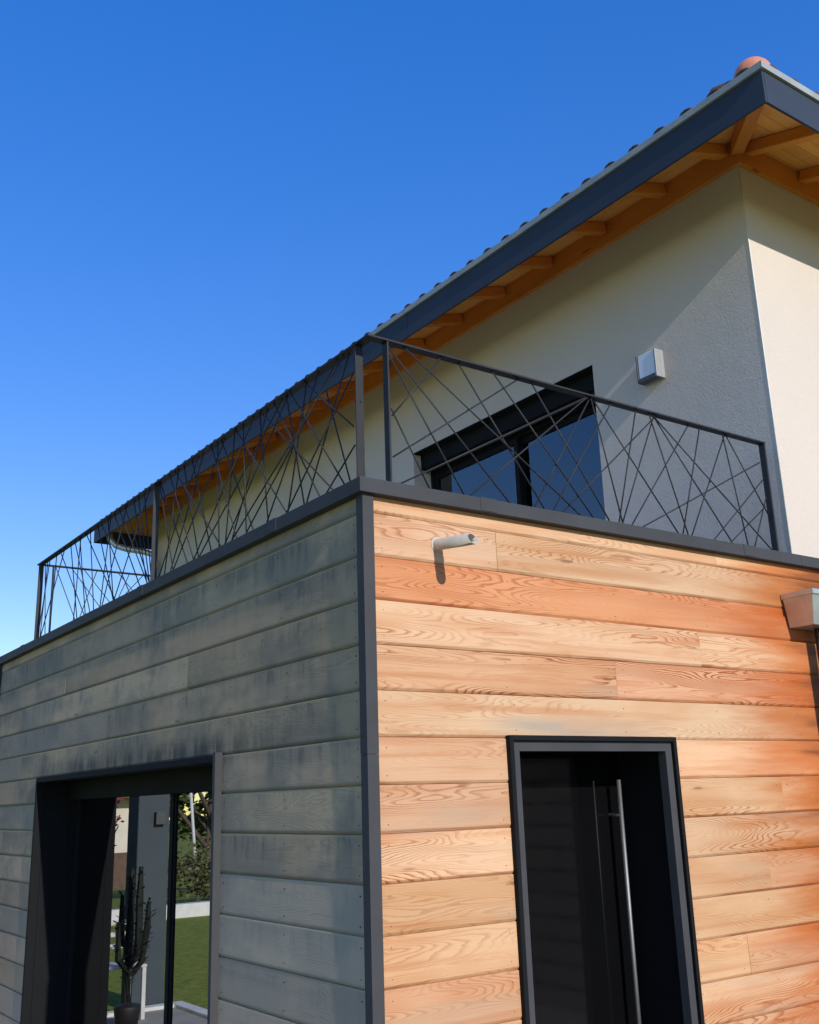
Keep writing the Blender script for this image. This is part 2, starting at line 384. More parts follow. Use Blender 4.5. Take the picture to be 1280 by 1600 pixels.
# coping in sections with butt covers
def coping(poly_xy, zt=ZCAP):
    bm = bmesh.new(); prism(bm, [(x, y, ZCB) for x, y in poly_xy], (0, 0, zt-ZCB))
    me = finish(bm, 'coping'); o = link('coping', me, M['anthracite'], EX)
    md = o.modifiers.new('bevel', 'BEVEL'); md.width = .003; md.segments = 2; return o
CW = .33; CO2 = -.032
coping([(CO2, CO2), (.694, CO2), (.694, CW), (CW, CW), (CW, .798), (CO2, .798)])
for a, b in ((.697, 2.663), (2.666, 3.167)): coping([(a, CO2), (b, CO2), (b, CW), (a, CW)])
coping([(3.1685, CO2), (4.2, CO2), (4.2, .028), (3.1685, .028)])
for a, b in ((.801, 2.60), (2.603, 5.34), (5.343, YE+.035)): coping([(CO2, a), (CW, a), (CW, b), (CO2, b)])
coping([(CW+.001, YE-.32), (3.16, YE-.32), (3.16, YE+.033), (CW+.001, YE+.033)])
for x in (.694, 2.663): box('coping_joint', (x-.05, CO2-.0025, ZCB+.004), (x+.05, CW-.02, ZCAP+.0025), M['anthracite'], EX, .001)
for y in (.798, 2.60, 5.34): box('coping_joint', (CO2-.0025, y-.05, ZCB+.004), (CW-.02, y+.05, ZCAP+.0025), M['anthracite'], EX, .001)

# ---- front door
FD = link('front_door', bpy.data.meshes.new('front_door'), None, EX)
bm = bmesh.new(); DE = .36                                   # leaf set back in the wall
bbox(bm, (.83, DE, .03), (1.90, DE+.06, 2.03)); FD.data = finish(bm, 'front_door'); FD.data.materials.append(M['black_door'])
t = .024
boxes('trim', [((DX0, -.016, 0), (DX0+t, .04, DZ)), ((DX1-t, -.016, 0), (DX1, .04, DZ)), ((DX0+t, -.016, DZ-t), (DX1-t, .04, DZ))], M['black_frame'], FD, .002)
q0, q1, qz = DX0+t+.001, DX1-t-.001, DZ-t-.001; w_ = .045
def quad_prism(name, pts, d, mat, par):  # pts in xz, extruded along y
    return prism_obj(name, [(x, .004, z) for x, z in pts], (0, d, 0), mat, par)
quad_prism('door_frame', [(q0, 0), (q0+w_, 0), (q0+w_, qz-w_), (q0, qz)], .05, M['anthracite'], FD)
quad_prism('door_frame', [(q1-w_, 0), (q1, 0), (q1, qz), (q1-w_, qz-w_)], .05, M['anthracite'], FD)
quad_prism('door_frame', [(q0+.0008, qz), (q0+w_+.0004, qz-w_), (q1-w_-.0004, qz-w_), (q1-.0008, qz)], .05, M['anthracite'], FD)
boxes('reveal', [((q0-.005, .055, 0), (q0+.02, DE, qz)), ((q1-.02, .055, 0), (q1+.05, DE, qz)), ((q0+.02, .055, qz-.03), (q1-.02, DE, qz+.01)),
                 ((q0-.1, DE+.061, 0), (q1+.1, DE+.10, qz+.1))], M['black_frame'], FD)
box('threshold', (q0+.02, .055, 0), (q1-.02, DE, .03), M['anthracite'], FD)
hx = 1.735
tube_obj('handle', [(hx, DE-.085, .25), (hx, DE-.085, 1.875)], .0115, M['brushed'], FD, 12)
for z in (.45, 1.70): tube_obj('handle_standoff', [(hx, DE-.084, z), (hx, DE, z)], .009, M['brushed'], FD, 8)

# ---- patio sliding door
PD = link('sliding_door', bpy.data.meshes.new('sliding_door'), None, EX)
bm = bmesh.new(); GX = .295
bbox(bm, (GX-.02, PY0+.03, PZ-.10), (GX+.13, PY1-.03, PZ-.03)); bbox(bm, (GX-.02, PY0+.03, .03), (GX+.13, PY1-.03, .09))
bbox(bm, (GX-.02, PY0+.03, .09), (GX+.13, PY0+.075, PZ-.10)); bbox(bm, (GX-.02, PY1-.075, .09), (GX+.13, PY1-.03, PZ-.10))
PD.data = finish(bm, 'sliding_door'); PD.data.materials.append(M['black_frame'])
box('trim', (-.030, PY0-.002, 0), (.06, PY0+.030, PZ+.012), M['anthracite'], PD, .002)
box('trim', (-.006, PY1-.03, 0), (.06, PY1, PZ), M['black_frame'], PD, .002)
box('trim', (-.014, PY0+.031, PZ-.035), (.06, PY1-.046, PZ), M['black_frame'], PD, .002)
boxes('reveal', [((.061, PY0+.001, 0), (GX+.15, PY0+.030, PZ)), ((.061, PY1-.030, 0), (GX+.15, PY1, PZ)), ((.061, PY0+.030, PZ-.030), (GX+.15, PY1-.030, PZ)),
                 ((.061, PY0+.03, 0), (GX+.15, PY1-.03, .03))], M['black_frame'], PD)
box('shutter_box', (GX-.05, PY0+.031, PZ-.17), (GX-.021, PY1-.031, PZ-.031), M['black_frame'], PD)
def sash(name, x, y0, y1, z0, z1, par, t=.05, th=.045, mat='black_frame'):
    s = boxes(name, [((x, y0, z0), (x+th, y0+t, z1)), ((x, y1-t, z0), (x+th, y1, z1)), ((x, y0+t, z0), (x+th, y1-t, z0+t)), ((x, y0+t, z1-t), (x+th, y1-t, z1))], M[mat], par)
    return s
ym = 2.74
s1 = sash('sash', GX+.012, PY0+.031, ym-.001, .091, PZ-.101, PD, .022, .03); box('pane', (GX+.020, PY0+.05, .11), (GX+.026, ym-.02, PZ-.12), M['coated_glass'], PD)
s2 = sash('sash', GX+.002, ym, PY1-.076, .091, PZ-.101, PD); box('pane', (GX+.018, ym+.045, .13), (GX+.024, PY1-.115, PZ-.145), M['coated_glass'], PD)

# ------------------------------------------------------------------ rendered house behind
WX, WY = 3.17, .03; OV = .716; YF = 10.64; XF = 12.0
ZT = 5.965                                                     # top of rendered wall
HS = thing('house', 'cream rendered upper storey with timber eaves and clay tile roof', 'building', (0, 0, 0))
WY0, WY1, WZ1 = 1.552, 3.99, 5.055                             # terrace window opening
T = .20
def face_mesh(name, L, mat, par):
    bm = bmesh.new()
    for f in L: bm.faces.new([bm.verts.new(p) for p in f])
    bmesh.ops.remove_doubles(bm, verts=bm.verts, dist=1e-5)
    me = bpy.data.meshes.new(name); bm.to_mesh(me); bm.free(); return link(name, me, mat, par)
zb = 2.97
L = [[(WX, WY0, zb), (WX, WY, zb), (WX, WY, WZ1), (WX, WY0, WZ1)], [(WX, WY0, WZ1), (WX, WY, WZ1), (WX, WY, ZT+.2), (WX, WY0, ZT+.2)],
     [(WX, WY1, WZ1), (WX, WY0, WZ1), (WX, WY0, ZT+.2), (WX, WY1, ZT+.2)], [(WX, YF, zb), (WX, WY1, zb), (WX, WY1, WZ1), (WX, YF, WZ1)],
     [(WX, YF, WZ1), (WX, WY1, WZ1), (WX, WY1, ZT+.2), (WX, YF, ZT+.2)],
     # reveals of the opening
     [(WX, WY1, zb), (WX+T, WY1, zb), (WX+T, WY1, WZ1), (WX, WY1, WZ1)], [(WX+T, WY0, zb), (WX, WY0, zb), (WX, WY0, WZ1), (WX+T, WY0, WZ1)],
     [(WX, WY0, WZ1), (WX, WY1, WZ1), (WX+T, WY1, WZ1), (WX+T, WY0, WZ1)]]
face_mesh('side_wall', L, M['render'], HS)
L = [[(WX, WY, zb), (XF, WY, zb), (XF, WY, ZT+.2), (WX, WY, ZT+.2)], [(XF, WY, zb), (XF, YF, zb), (XF, YF, ZT+.2), (XF, WY, ZT+.2)],
     [(XF, YF, zb), (WX, YF, zb), (WX, YF, ZT+.2), (XF, YF, ZT+.2)]]
face_mesh('outer_wall', L, M['render'], HS)
box('ground_floor_wall', (XE+.002, WY+.0, 0), (XF-.01, YF-.01, zb), M['render'], HS)
box('ground_floor_wall', (WX+.02, YE, 0), (XE, YF-.01, zb), M['render'], HS)
# thin bright corner bead
tube_obj('corner_bead', [(WX+.002, WY+.002, zb+.1), (WX+.002, WY+.002, ZT)], .004, M['kerb'], HS, 6)
# dark rooms behind the window
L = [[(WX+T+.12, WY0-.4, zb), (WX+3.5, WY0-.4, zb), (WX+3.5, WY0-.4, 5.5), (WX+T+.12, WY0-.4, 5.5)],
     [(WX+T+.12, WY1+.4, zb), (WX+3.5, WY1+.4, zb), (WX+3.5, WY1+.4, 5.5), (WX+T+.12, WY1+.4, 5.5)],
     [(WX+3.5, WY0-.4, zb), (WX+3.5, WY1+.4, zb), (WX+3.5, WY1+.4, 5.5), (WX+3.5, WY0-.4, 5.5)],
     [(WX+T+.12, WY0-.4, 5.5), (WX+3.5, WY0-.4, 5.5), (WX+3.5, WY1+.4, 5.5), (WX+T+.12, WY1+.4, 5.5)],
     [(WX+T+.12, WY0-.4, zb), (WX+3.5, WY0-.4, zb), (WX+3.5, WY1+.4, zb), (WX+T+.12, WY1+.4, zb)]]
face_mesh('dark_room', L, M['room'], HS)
# terrace window: lintel lining with shutter slot, frame, two sashes
WN = link('terrace_window', bpy.data.meshes.new('terrace_window'), None, HS)
bm = bmesh.new(); fx = WX+T-.0
bbox(bm, (fx, WY0+.001, WZ1-.20), (fx+.12, WY1-.001, WZ1-.001)); bbox(bm, (fx, WY0+.001, zb), (fx+.12, WY0+.05, WZ1-.20))
bbox(bm, (fx, WY1-.05, zb), (fx+.12, WY1-.001, WZ1-.20)); bbox(bm, (fx, WY0+.05, zb), (fx+.12, WY1-.05, zb+.08))
WN.data = finish(bm, 'terrace_window'); WN.data.materials.append(M['black_frame'])
box('lintel_lining', (WX-.004, WY0+.002, WZ1-.012), (fx-.001, WY1-.002, WZ1-.002), M['black_frame'], WN)
box('shutter_box', (WX+.085, WY0+.003, WZ1-.16), (WX+.125, WY1-.003, WZ1-.013), M['black_frame'], WN)
box('shutter_slat', (WX+.130, WY0+.02, WZ1-.185), (WX+.146, WY1-.02, WZ1-.013), M['anthracite'], WN, .003)
wm = 2.72
sash('sash', fx+.06, WY0+.051, wm+.045, zb+.081, WZ1-.201, WN, .05, .04); box('pane', (fx+.078, WY0+.095, zb+.12), (fx+.084, wm+.0, WZ1-.245), M['glass'], WN)
sash('sash', fx+.012, wm, WY1-.051, zb+.081, WZ1-.201, WN, .05, .04); box('pane', (fx+.028, wm+.045, zb+.12), (fx+.034, WY1-.095, WZ1-.245), M['glass'], WN)

# ---- roof and eaves
EXX, EYY = WX-OV, WY-OV; EX2, EY2 = XF+OV, YF+OV
ZFB, ZFT = 5.722, 5.944; SL = .32
RF = link('roof', bpy.data.meshes.new('roof'), None, HS)
HW = (EX2-EXX)/2; HWy = (EY2-EYY)/2; RISE = min(HW, HWy)
def roof_pt(x, y, dz=0.0):
    return (x, y, ZFT + .012 + dz + SL*min(x-EXX, EX2-x, y-EYY, EY2-y))
ri = RISE
A = (EXX, EYY); B = (EX2, EYY); Cc = (EX2, EY2); Dd = (EXX, EY2)
if HW > HWy: R1, R2 = (EXX+ri, EYY+ri), (EX2-ri, EYY+ri)
else: R1, R2 = (EXX+ri, EYY+ri), (EXX+ri, EY2-ri)
bm = bmesh.new()
def fc(*pts, dz=.022): bm.faces.new([bm.verts.new(roof_pt(*p, dz)) for p in pts])
if HW > HWy: fc(A, B, R2, R1); fc(B, Cc, R2); fc(Cc, Dd, R1, R2); fc(Dd, A, R1)
else: fc(A, B, R1); fc(B, Cc, R2, R1); fc(Cc, Dd, R2); fc(Dd, A, R1, R2)
RF.data = finish(bm, 'roof'); RF.data.materials.append(M['tile'])

# soffit boards: run along the eave on top of the rafters, one object each
def soffit_board(side, k, n, bw, full):
    o0 = .008 + k*bw; o1 = o0 + bw - .003
    z0 = ZFT - .008 + SL*o0; z1 = ZFT - .008 + SL*o1; th = .016
    if side == 'left':
        ya0, ya1 = EYY + o0, EYY + o1; yb0, yb1 = EY2 - o0, EY2 - o1
        P = [(EXX+o0, ya0, z0), (EXX+o1, ya1, z1), (EXX+o1, yb1, z1), (EXX+o0, yb0, z0)]
        org = Vector((EXX, 0, ZFT)); ux = Vector((0, 1, 0))
    else:
        xa0, xa1 = EXX + o0, EXX + o1
        P = [(xa0, EYY+o0, z0), (xa1, EYY+o1, z1), (EX2-o1, EYY+o1, z1), (EX2-o0, EYY+o0, z0)]
        org = Vector((0, EYY, ZFT)); ux = Vector((1, 0, 0))
    # local frame: x along the board
    bm = bmesh.new()
    rot = Matrix(((ux.x, -ux.y, 0), (ux.y, ux.x, 0), (0, 0, 1))); inv = rot.transposed()
    a = [bm.verts.new(inv @ (Vector(p)-org)) for p in P]; b = [bm.verts.new(inv @ (Vector(p)+Vector((0,0,th))-org)) for p in P]
    bm.faces.new(a); bm.faces.new(b[::-1])
    for i in range(4): bm.faces.new((a[i], b[i], b[(i+1) % 4], a[(i+1) % 4]))
    ob = link('soffit_board', finish(bm, 'soffit_board'), M['soffit'], RF)
    ob.location = org; ob.rotation_euler = rot.to_euler(); return ob
NB = 8; BW = (OV+.16)/NB
for k in range(NB):
    soffit_board('left', k, NB, BW, True); soffit_board('front', k, NB, BW, True)
for s in (0,):   # far eave soffit, one board run each
    bm = bmesh.new()
    P = [roof_pt(EXX+.01, EY2-.01, -.03), roof_pt(EX2-.01, EY2-.01, -.03), roof_pt(EX2-OV, EY2-OV-.02, -.03), roof_pt(EXX+OV, EY2-OV-.02, -.03)]
    bm.faces.new([bm.verts.new(p) for p in P]); link('far_soffit', finish(bm, 'far_soffit'), M['beam'], RF)

# wall plates (beams) along the top of the walls and rafters
def beam_obj(name, a, b, wdt, hgt, mat, par, plumb=True):
    """beam from a to b (centre of its underside), local x along"""
    a = Vector(a); b = Vector(b); L = (b-a).length; d = (b-a).normalized()
    bm = bmesh.new(); bbox(bm, (0, -wdt/2, 0), (L, wdt/2, hgt))
    bmesh.ops.bevel(bm, geom=list(bm.edges), offset=.004, segments=1, affect='EDGES')
    o = link(name, finish(bm, name), M[mat], par)
    o.location = a; o.rotation_euler = d.to_track_quat('X', 'Z').to_euler(); return o
beam_obj('wall_plate', (WX+.045, WY-.035, ZT), (WX+.045, YF, ZT), .15, .196, 'beam', HS)
beam_obj('wall_plate', (WX+.123, WY+.045, ZT+.001), (XF, WY+.045, ZT+.001), .15, .195, 'beam', HS)
RH = .088
def raf_z(o): return ZFT - .012 + SL*o - RH
y = WY + .08
ry = [.10+.01] + [.664 + .612*k for k in range(17)]
for y in ry:
    if y < YF-.1: beam_obj('rafter', (EXX+.070, y, raf_z(.070)), (WX-.031, y, raf_z(WX-.031-EXX)), .075, RH-.004, 'beam', RF)
for k in range(14):
    x = WX + .085 + .614*k
    if x < XF: beam_obj('rafter', (x, EYY+.070, raf_z(.070)), (x, WY-.031, raf_z(WY-.031-EYY)), .075, RH-.004, 'beam', RF)
beam_obj('hip_rafter', (EXX+.085, EYY+.085, raf_z(.085)-.03), (WX-.02, WY-.02, raf_z(WX-.02-EXX)-.03), .085, RH+.02, 'beam', RF)
# fascia boards (three lengths on the long side) and bright drip flashing
for a, b in ((EYY, 3.02), (3.024, 6.9), (6.904, EY2)): box('fascia', (EXX-.002, a, ZFB), (EXX+.016, b, ZFT), M['fascia'], RF, .0015)
for a, b in ((EXX+.0165, 6.5), (6.504, EX2)): box('fascia', (a, EYY-.002, ZFB), (b, EYY+.016, ZFT), M['fascia'], RF, .0015)
box('fascia', (EXX+.0165, EY2-.016, ZFB), (EX2, EY2+.002, ZFT), M['fascia'], RF, .0015)
def flash(a, b): return box('drip_flashing', a, b, M['flashing'], RF, .002)
flash((EXX-.020, EYY-.020, ZFT+.002), (EXX+.012, EY2+.02, ZFT+.050)); flash((EXX+.0125, EYY-.020, ZFT+.002), (EX2, EYY+.012, ZFT+.050))

# barrel tiles: the eave course one by one, the rest joined
def tile_mesh(bm, m, r0=.088, r1=.072, L=.42, n=8, closed=False):
    outer = []; inner = []
    for (t_, r) in ((0, r0), (1, r1)):
        outer.append([bm.verts.new(m @ Vector((L*t_, r*math.cos(math.pi*k/n), r*math.sin(math.pi*k/n)))) for k in range(n+1)])
        inner.append([bm.verts.new(m @ Vector((L*t_, (r-.014)*math.cos(math.pi*k/n), (r-.014)*math.sin(math.pi*k/n)))) for k in range(n+1)])
    for k in range(n):
        bm.faces.new((outer[0][k], outer[0][k+1], outer[1][k+1], outer[1][k])); bm.faces.new((inner[0][k+1], inner[0][k], inner[1][k], inner[1][k+1]))
        bm.faces.new((outer[0][k+1], outer[0][k], inner[0][k], inner[0][k+1]))
bm = bmesh.new(); tile_mesh(bm, Matrix()); TM = finish(bm, 'tile'); TM.materials.append(M['tile'])
for p_ in TM.polygons: p_.use_smooth = True
ANG = math.atan(SL); TP = .2235; EXPO = .36
rest = bmesh.new()
def tmat(x, y, z, az): return Matrix.Translation((x, y, z)) @ Matrix.Rotation(az, 4, 'Z') @ Matrix.Rotation(-ANG, 4, 'Y')
def tiles(side):
    n = int(((EY2-EYY) if side == 'left' else (EX2-EXX)) / TP)
    for i in range(n):
        c = (.125 + TP*i)
        maxo = min(c, ((EY2-EYY) if side == 'left' else (EX2-EXX)) - c, RISE)
        k = 0
        while True:
            o = .020 + k*EXPO*math.cos(ANG)
            if o > maxo - .05: break
            z = ZFT - .004 + SL*o
            jx = random.uniform(-.006, .006)
            m = tmat(EXX+o, EYY+c+jx, z, 0) if side == 'left' else tmat(EXX+c+jx, EYY+o, z, math.pi/2)
            if k == 0:
                t_ = link('tile', TM, None, RF); t_.matrix_world = m
            else: tile_mesh(rest, m, n=6)
            k += 1
tiles('left'); tiles('front')
rs = link('upper_tiles', finish(rest, 'upper_tiles', True), M['tile'], RF); rs['kind'] = 'stuff'
# hip tiles, the lowest one closed by a rounded end
hd = Vector((1, 1, SL)).normalized(); hang = math.asin(hd.z)
for k in range(12):
    P = Vector((EXX+.105, EYY+.105, ZFT+.105)) + hd*(.36*k)
    bm = bmesh.new(); m = Matrix()
    if k == 0:
        bmesh.ops.create_uvsphere(bm, u_segments=20, v_segments=12, radius=.118, matrix=Matrix.Translation((.07, 0, 0)))
    tile_mesh(bm, Matrix.Translation((.07 if k == 0 else 0, 0, 0)), .118, .105, .44, 10)
    o = link('hip_tile', finish(bm, 'hip_tile', True), M['hip_tile'], RF)
    o.matrix_world = Matrix.Translation(P) @ Matrix.Rotation(math.pi/4, 4, 'Z') @ Matrix.Rotation(-hang, 4, 'Y')

# ------------------------------------------------------------------ balcony railings
YR = .056; XR = .092; RZ = 3.905
def rail_thing(label): return thing('balcony_railing', label, 'railing', (0, 0, 0), 'railings round the roof terrace')
def bar(par, a, b, r=.0041): return tube_obj('bar', [a, b], r, M['steel'], par, 8)
RR = rail_thing('dark steel terrace railing with crossing rods above the sunlit orange boards')
# handrail, mitred at the corner
XA, YA = .067, .031; RWD = .050; TH = .009
prism_obj('handrail', [(XA, YA, RZ), (XA+RWD, YA+RWD, RZ), (3.055, YA+RWD, RZ), (3.055, YA, RZ)], (0, 0, TH), M['steel'], RR)
box('post', (.178, YA+.004, ZCAP+.001), (.187, YA+.046, RZ-.001), M['steel'], RR, .001)
box('post', (3.042, YA+.004, ZCAP+.001), (3.055, YA+.046, RZ-.001), M['steel'], RR, .001)
box('base_plate', (.165, YA-.004, ZCAP), (.20, YA+.054, ZCAP+.006), M['steel'], RR)
z2 = lambda x, y: (600+x*.28125, 520+y*.28125)
z3 = lambda x, y: (900+x*.296875, 600+y*.296875)
TR = [(z2(102,72), z2(1115,1035)), (z2(30,105), z2(710,960)), (z2(30,125), z2(450,908)), (z2(40,420), z2(255,868)), (z2(318,135), z2(45,460)),
      (z2(740,262), z2(50,690)), (z2(1100,368), z2(55,793)), (z2(412,168), z2(905,1000)), (z2(612,230), z2(1180,1050)), (z2(825,290), z2(1265,1065)),
      (z2(1108,376), z2(470,912)), (z2(1135,380), z2(830,980)), (z2(1245,420), z2(930,1005)), (z3(392,198), z2(980,1010)),
      (z3(85,100), z3(250,745)), (z3(105,105), z3(555,810)), (z3(310,165), z3(225,745)), (z3(402,192), z3(245,735)), (z3(395,190), z3(600,820)),
      (z3(430,205), z3(845,870)), (z3(442,205), z3(1050,860)), (z3(575,245), z3(285,760)), (z3(645,265), z3(560,815)), (z3(770,305), z3(605,815)),
      (z3(780,305), z3(915,885)), (z3(810,310), z3(1030,715)), (z3(1000,600), z3(935,885)), (z3(968,413), z3(320,770)), (z3(983,505), z3(715,835)), (z3(1000,643), z3(800,850))]
for i, (a, b) in enumerate(TR):
    yy = YR + (.0055 if i % 2 else -.0055)
    P = pix(a[0], a[1], 1, yy); Q = pix(b[0], b[1], 1, yy)
    d = Q - P                                       # run each rod down to the coping and up to the rail
    if P.z > RZ-.06: P = P + d*((RZ+.002-P.z)/d.z)
    if Q.z < ZCAP+.12: Q = P + d*((ZCAP-.004-P.z)/d.z)
    for V in (P, Q): V.x = max(.182, min(3.048, V.x))
    bar(RR, P, Q)

RL = rail_thing('long dark steel railing with crossing rods above the grey weathered boards')
prism_obj('handrail', [(XA, YA+.0015, RZ), (XA+RWD, YA+RWD+.0015, RZ), (XA+RWD, 5.42, RZ), (XA, 5.42, RZ)], (0, 0, TH), M['steel'], RL)
for y in (.148, 2.69, 5.365):
    box('post', (XA+.004, y, ZCAP+.001), (XA+.046, y+.009, RZ-.001), M['steel'], RL, .001)
    box('base_plate', (XA-.006, y-.025, ZCAP), (XA+.056, y+.035, ZCAP+.006), M['steel'], RL)
tube_obj('bolt', [(XA+.030, .150, 3.62), (XA+.030, .143, 3.62)], .006, M['nail'], RL, 8)
box('gusset', (XA+.010, .157, RZ-.06), (XA+.046, .175, RZ-.001), M['steel'], RL)
z1f = lambda x, y: (x*.5, 480+y*.5)
TL = [((1105,205),(895,645)), ((1110,430),(1020,582)), ((1055,165),(770,705)), ((890,275),(620,785)), ((905,262),(1075,550)), ((1020,262),(1095,545)),
      ((950,235),(1105,372)), ((895,275),(950,610)), ((815,328),(1040,570)), ((812,328),(838,668)), ((735,380),(895,640)), ((690,410),(790,690)),
      ((795,342),(605,790)), ((735,382),(705,735)), ((1080,142),(725,728)), ((640,445),(535,818)), ((680,418),(685,748)), ((575,490),(620,778)),
      ((545,510),(690,745)), ((625,455),(500,832)), ((530,520),(605,788)), ((905,265),(705,736)), ((498,540),(540,815)), ((500,542),(585,795)),
      ((1000,195),(835,670)), ((960,228),(900,640)), ((855,298),(1000,592)), ((840,310),(725,728)), ((760,360),(770,702)), ((710,395),(545,812)),
      ((660,430),(740,722)), ((600,472),(660,760)), ((560,500),(515,828)), ((1090,150),(960,606))]
panel2 = []
rnd = random.Random(5)
for i in range(25):
    t0 = 2.74 + 2.58*(i+.5+rnd.uniform(-.45,.45))/25
    panel2.append((t0, min(5.34, max(2.72, t0 + rnd.choice((-1, 1))*rnd.uniform(.06, .85)))))
k = 0
for a, b in TL:
    xx = XR + (.0055 if k % 2 else -.0055); k += 1
    P = pix(*z1f(*a), 0, xx); Q = pix(*z1f(*b), 0, xx); d = Q - P
    if P.z > RZ-.08: P = P + d*((RZ+.002-P.z)/d.z)
    if Q.z < ZCAP+.13: Q = P + d*((ZCAP-.004-P.z)/d.z)
    for V in (P, Q): V.y = max(.152, min(2.692, V.y))
    bar(RL, P, Q)
for a, b in panel2:
    xx = XR + (.0055 if k % 2 else -.0055); k += 1
    bar(RL, (xx, a, RZ+.002), (xx, b, ZCAP-.004))
RB = rail_thing('short rear railing across the far end of the terrace, seen against the sky')
box('handrail', (XA+RWD+.001, 5.37, RZ), (WX-.02, 5.42, RZ+TH), M['steel'], RB, .001)
for x in (.20, 1.65, 3.10): box('post', (x, 5.375, 3.031), (x+.009, 5.415, RZ-.001), M['steel'], RB, .001)
for i in range(22):
    a = .25 + 2.8*i/21 + rnd.uniform(-.06, .06); b = min(3.09, max(.22, a + rnd.choice((-1,1))*rnd.uniform(.1, .9)))
    bar(RB, (a, 5.395 + (.0055 if i % 2 else -.0055), RZ+.002), (b, 5.395 + (.0055 if i % 2 else -.0055), 3.031), .004)
box('lower_rail', (.21, 5.386, 3.09), (3.10, 5.404, 3.10), M['steel'], RB)

# ------------------------------------------------------------------ small things on the walls
LP = thing('wall_lamp', 'square grey wall lamp with opal front on the shaded upper wall', 'lamp', (WX, .95, 4.79))
def lamp_part(name, a, b, mat, bev=.003):
    o = box(name, a, b, M[mat], LP, bev); return o
lamp_part('back_plate', (-.028, -.100, -.108), (0.0, .085, .108), 'lamp_body')
lamp_part('side_plate', (-.092, -.100, -.108), (-.0285, -.084, .108), 'lamp_body')
lamp_part('side_plate', (-.092, .074, -.108), (-.0285, .085, .108), 'lamp_dark', .002)
lamp_part('bottom_tray', (-.092, -.083, -.108), (-.0285, .073, -.078), 'lamp_dark', .002)
lamp_part('diffuser', (-.085, -.082, -.077), (-.0285, .072, .106), 'opal', .006)

SP = thing('drain_spout', 'short pale metal drain spout sticking out of the orange boards', 'spout', (.41, .012, 2.93))
bm = bmesh.new()
n = 20; Ls = .262; r = .0275; sl_ = -.035
def ring(y, rr, cut=0.0): return [bm.verts.new((rr*math.cos(2*math.pi*k/n), y - cut*math.sin(2*math.pi*k/n)*rr, rr*math.sin(2*math.pi*k/n) + sl_*y*-1*0 + (y*.12))) for k in range(n)]
r0 = ring(.02, r); r1 = ring(-Ls, r, -.55); r2 = ring(-Ls, r-.002, -.55); r3 = ring(.02, r-.002)
for a, b in ((r0, r1), (r1, r2), (r2, r3)):
    for k in range(n): bm.faces.new((a[k], a[(k+1) % n], b[(k+1) % n], b[k]))
sp = link('pipe', finish(bm, 'pipe', True), M['spout'], SP)
bm = bmesh.new(); tube(bm, [(0, .004, 0), (0, -.004, 0)], .036, 20); link('collar', finish(bm, 'collar'), M['spout'], SP)

HP = thing('rain_hopper', 'tapered zinc rainwater hopper box fixed at the right end of the orange boards', 'gutter', (3.11, .004, 2.72))
def frustum(name, tx0, tx1, bx0, bx1, ty, by, z0, z1, mat):
    bm = bmesh.new()
    b_ = [(bx0, 0, z0), (bx1, 0, z0), (bx1, -by, z0), (bx0, -by, z0)]; t_ = [(tx0, 0, z1), (tx1, 0, z1), (tx1, -ty, z1), (tx0, -ty, z1)]
    v = [bm.verts.new(p) for p in b_ + t_]
    for f in ((0,1,2,3),(7,6,5,4),(0,4,5,1),(1,5,6,2),(2,6,7,3),(3,7,4,0)): bm.faces.new([v[i] for i in f])
    bmesh.ops.bevel(bm, geom=list(bm.edges), offset=.003, segments=1, affect='EDGES')
    return link(name, finish(bm, name), M[mat], HP)
frustum('box', -.14, .30, -.105, .265, .205, .165, 0, .175, 'zinc')
boxes('rim', [((-.150, -.216, .172), (.31, -.2065, .200)), ((-.150, -.206, .172), (-.1405, .0, .200)), ((.3005, -.206, .172), (.31, 0, .2))], M['zinc'], HP)
tube_obj('downpipe', [(.09, -.085, .01), (.09, -.085, -2.70)], .045, M['anthracite'], HP, 16)
boxes('bracket', [((.04, -.135, -1.0), (.14, .0, -.97))], M['zinc'], HP)

DP = thing('downpipe', 'curved grey downpipe under the far end of the eaves', 'pipe', (WX-.06, 10.45, 3.0))
def cur(pts): return [Vector(p) - Vector((WX-.06, 10.45, 3.0)) for p in pts]
bm = bmesh.new()
tube(bm, cur([(EXX+.08, 10.9, 5.80), (EXX+.09, 10.88, 5.68), (EXX+.16, 10.82, 5.58), (EXX+.28, 10.74, 5.53), (WX-.22, 10.56, 5.47), (WX-.11, 10.48, 5.42), (WX-.065, 10.45, 5.30), (WX-.06, 10.45, 4.6), (WX-.06, 10.45, 3.05)]), .045, 14)
link('pipe', finish(bm, 'pipe', True), M['zinc'], DP)
boxes('clip', [((-.055, -.055, 1.2), (.06, .055, 1.23))], M['zinc'], DP)

# ------------------------------------------------------------------ garden and neighbours (seen mirrored in the glass)
PL = thing('garden_pillar', 'rendered pillar with shade painted into its blue-grey colour and a small black lamp, mirrored in the sliding door', 'pillar', (-.98, 6.52, 0))
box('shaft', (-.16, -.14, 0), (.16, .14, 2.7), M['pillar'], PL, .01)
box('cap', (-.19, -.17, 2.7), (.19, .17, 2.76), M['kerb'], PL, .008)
box('lamp', (-.10, -.20, 1.66), (-.0, -.14, 1.78), M['lamp_dark'], PL, .004)

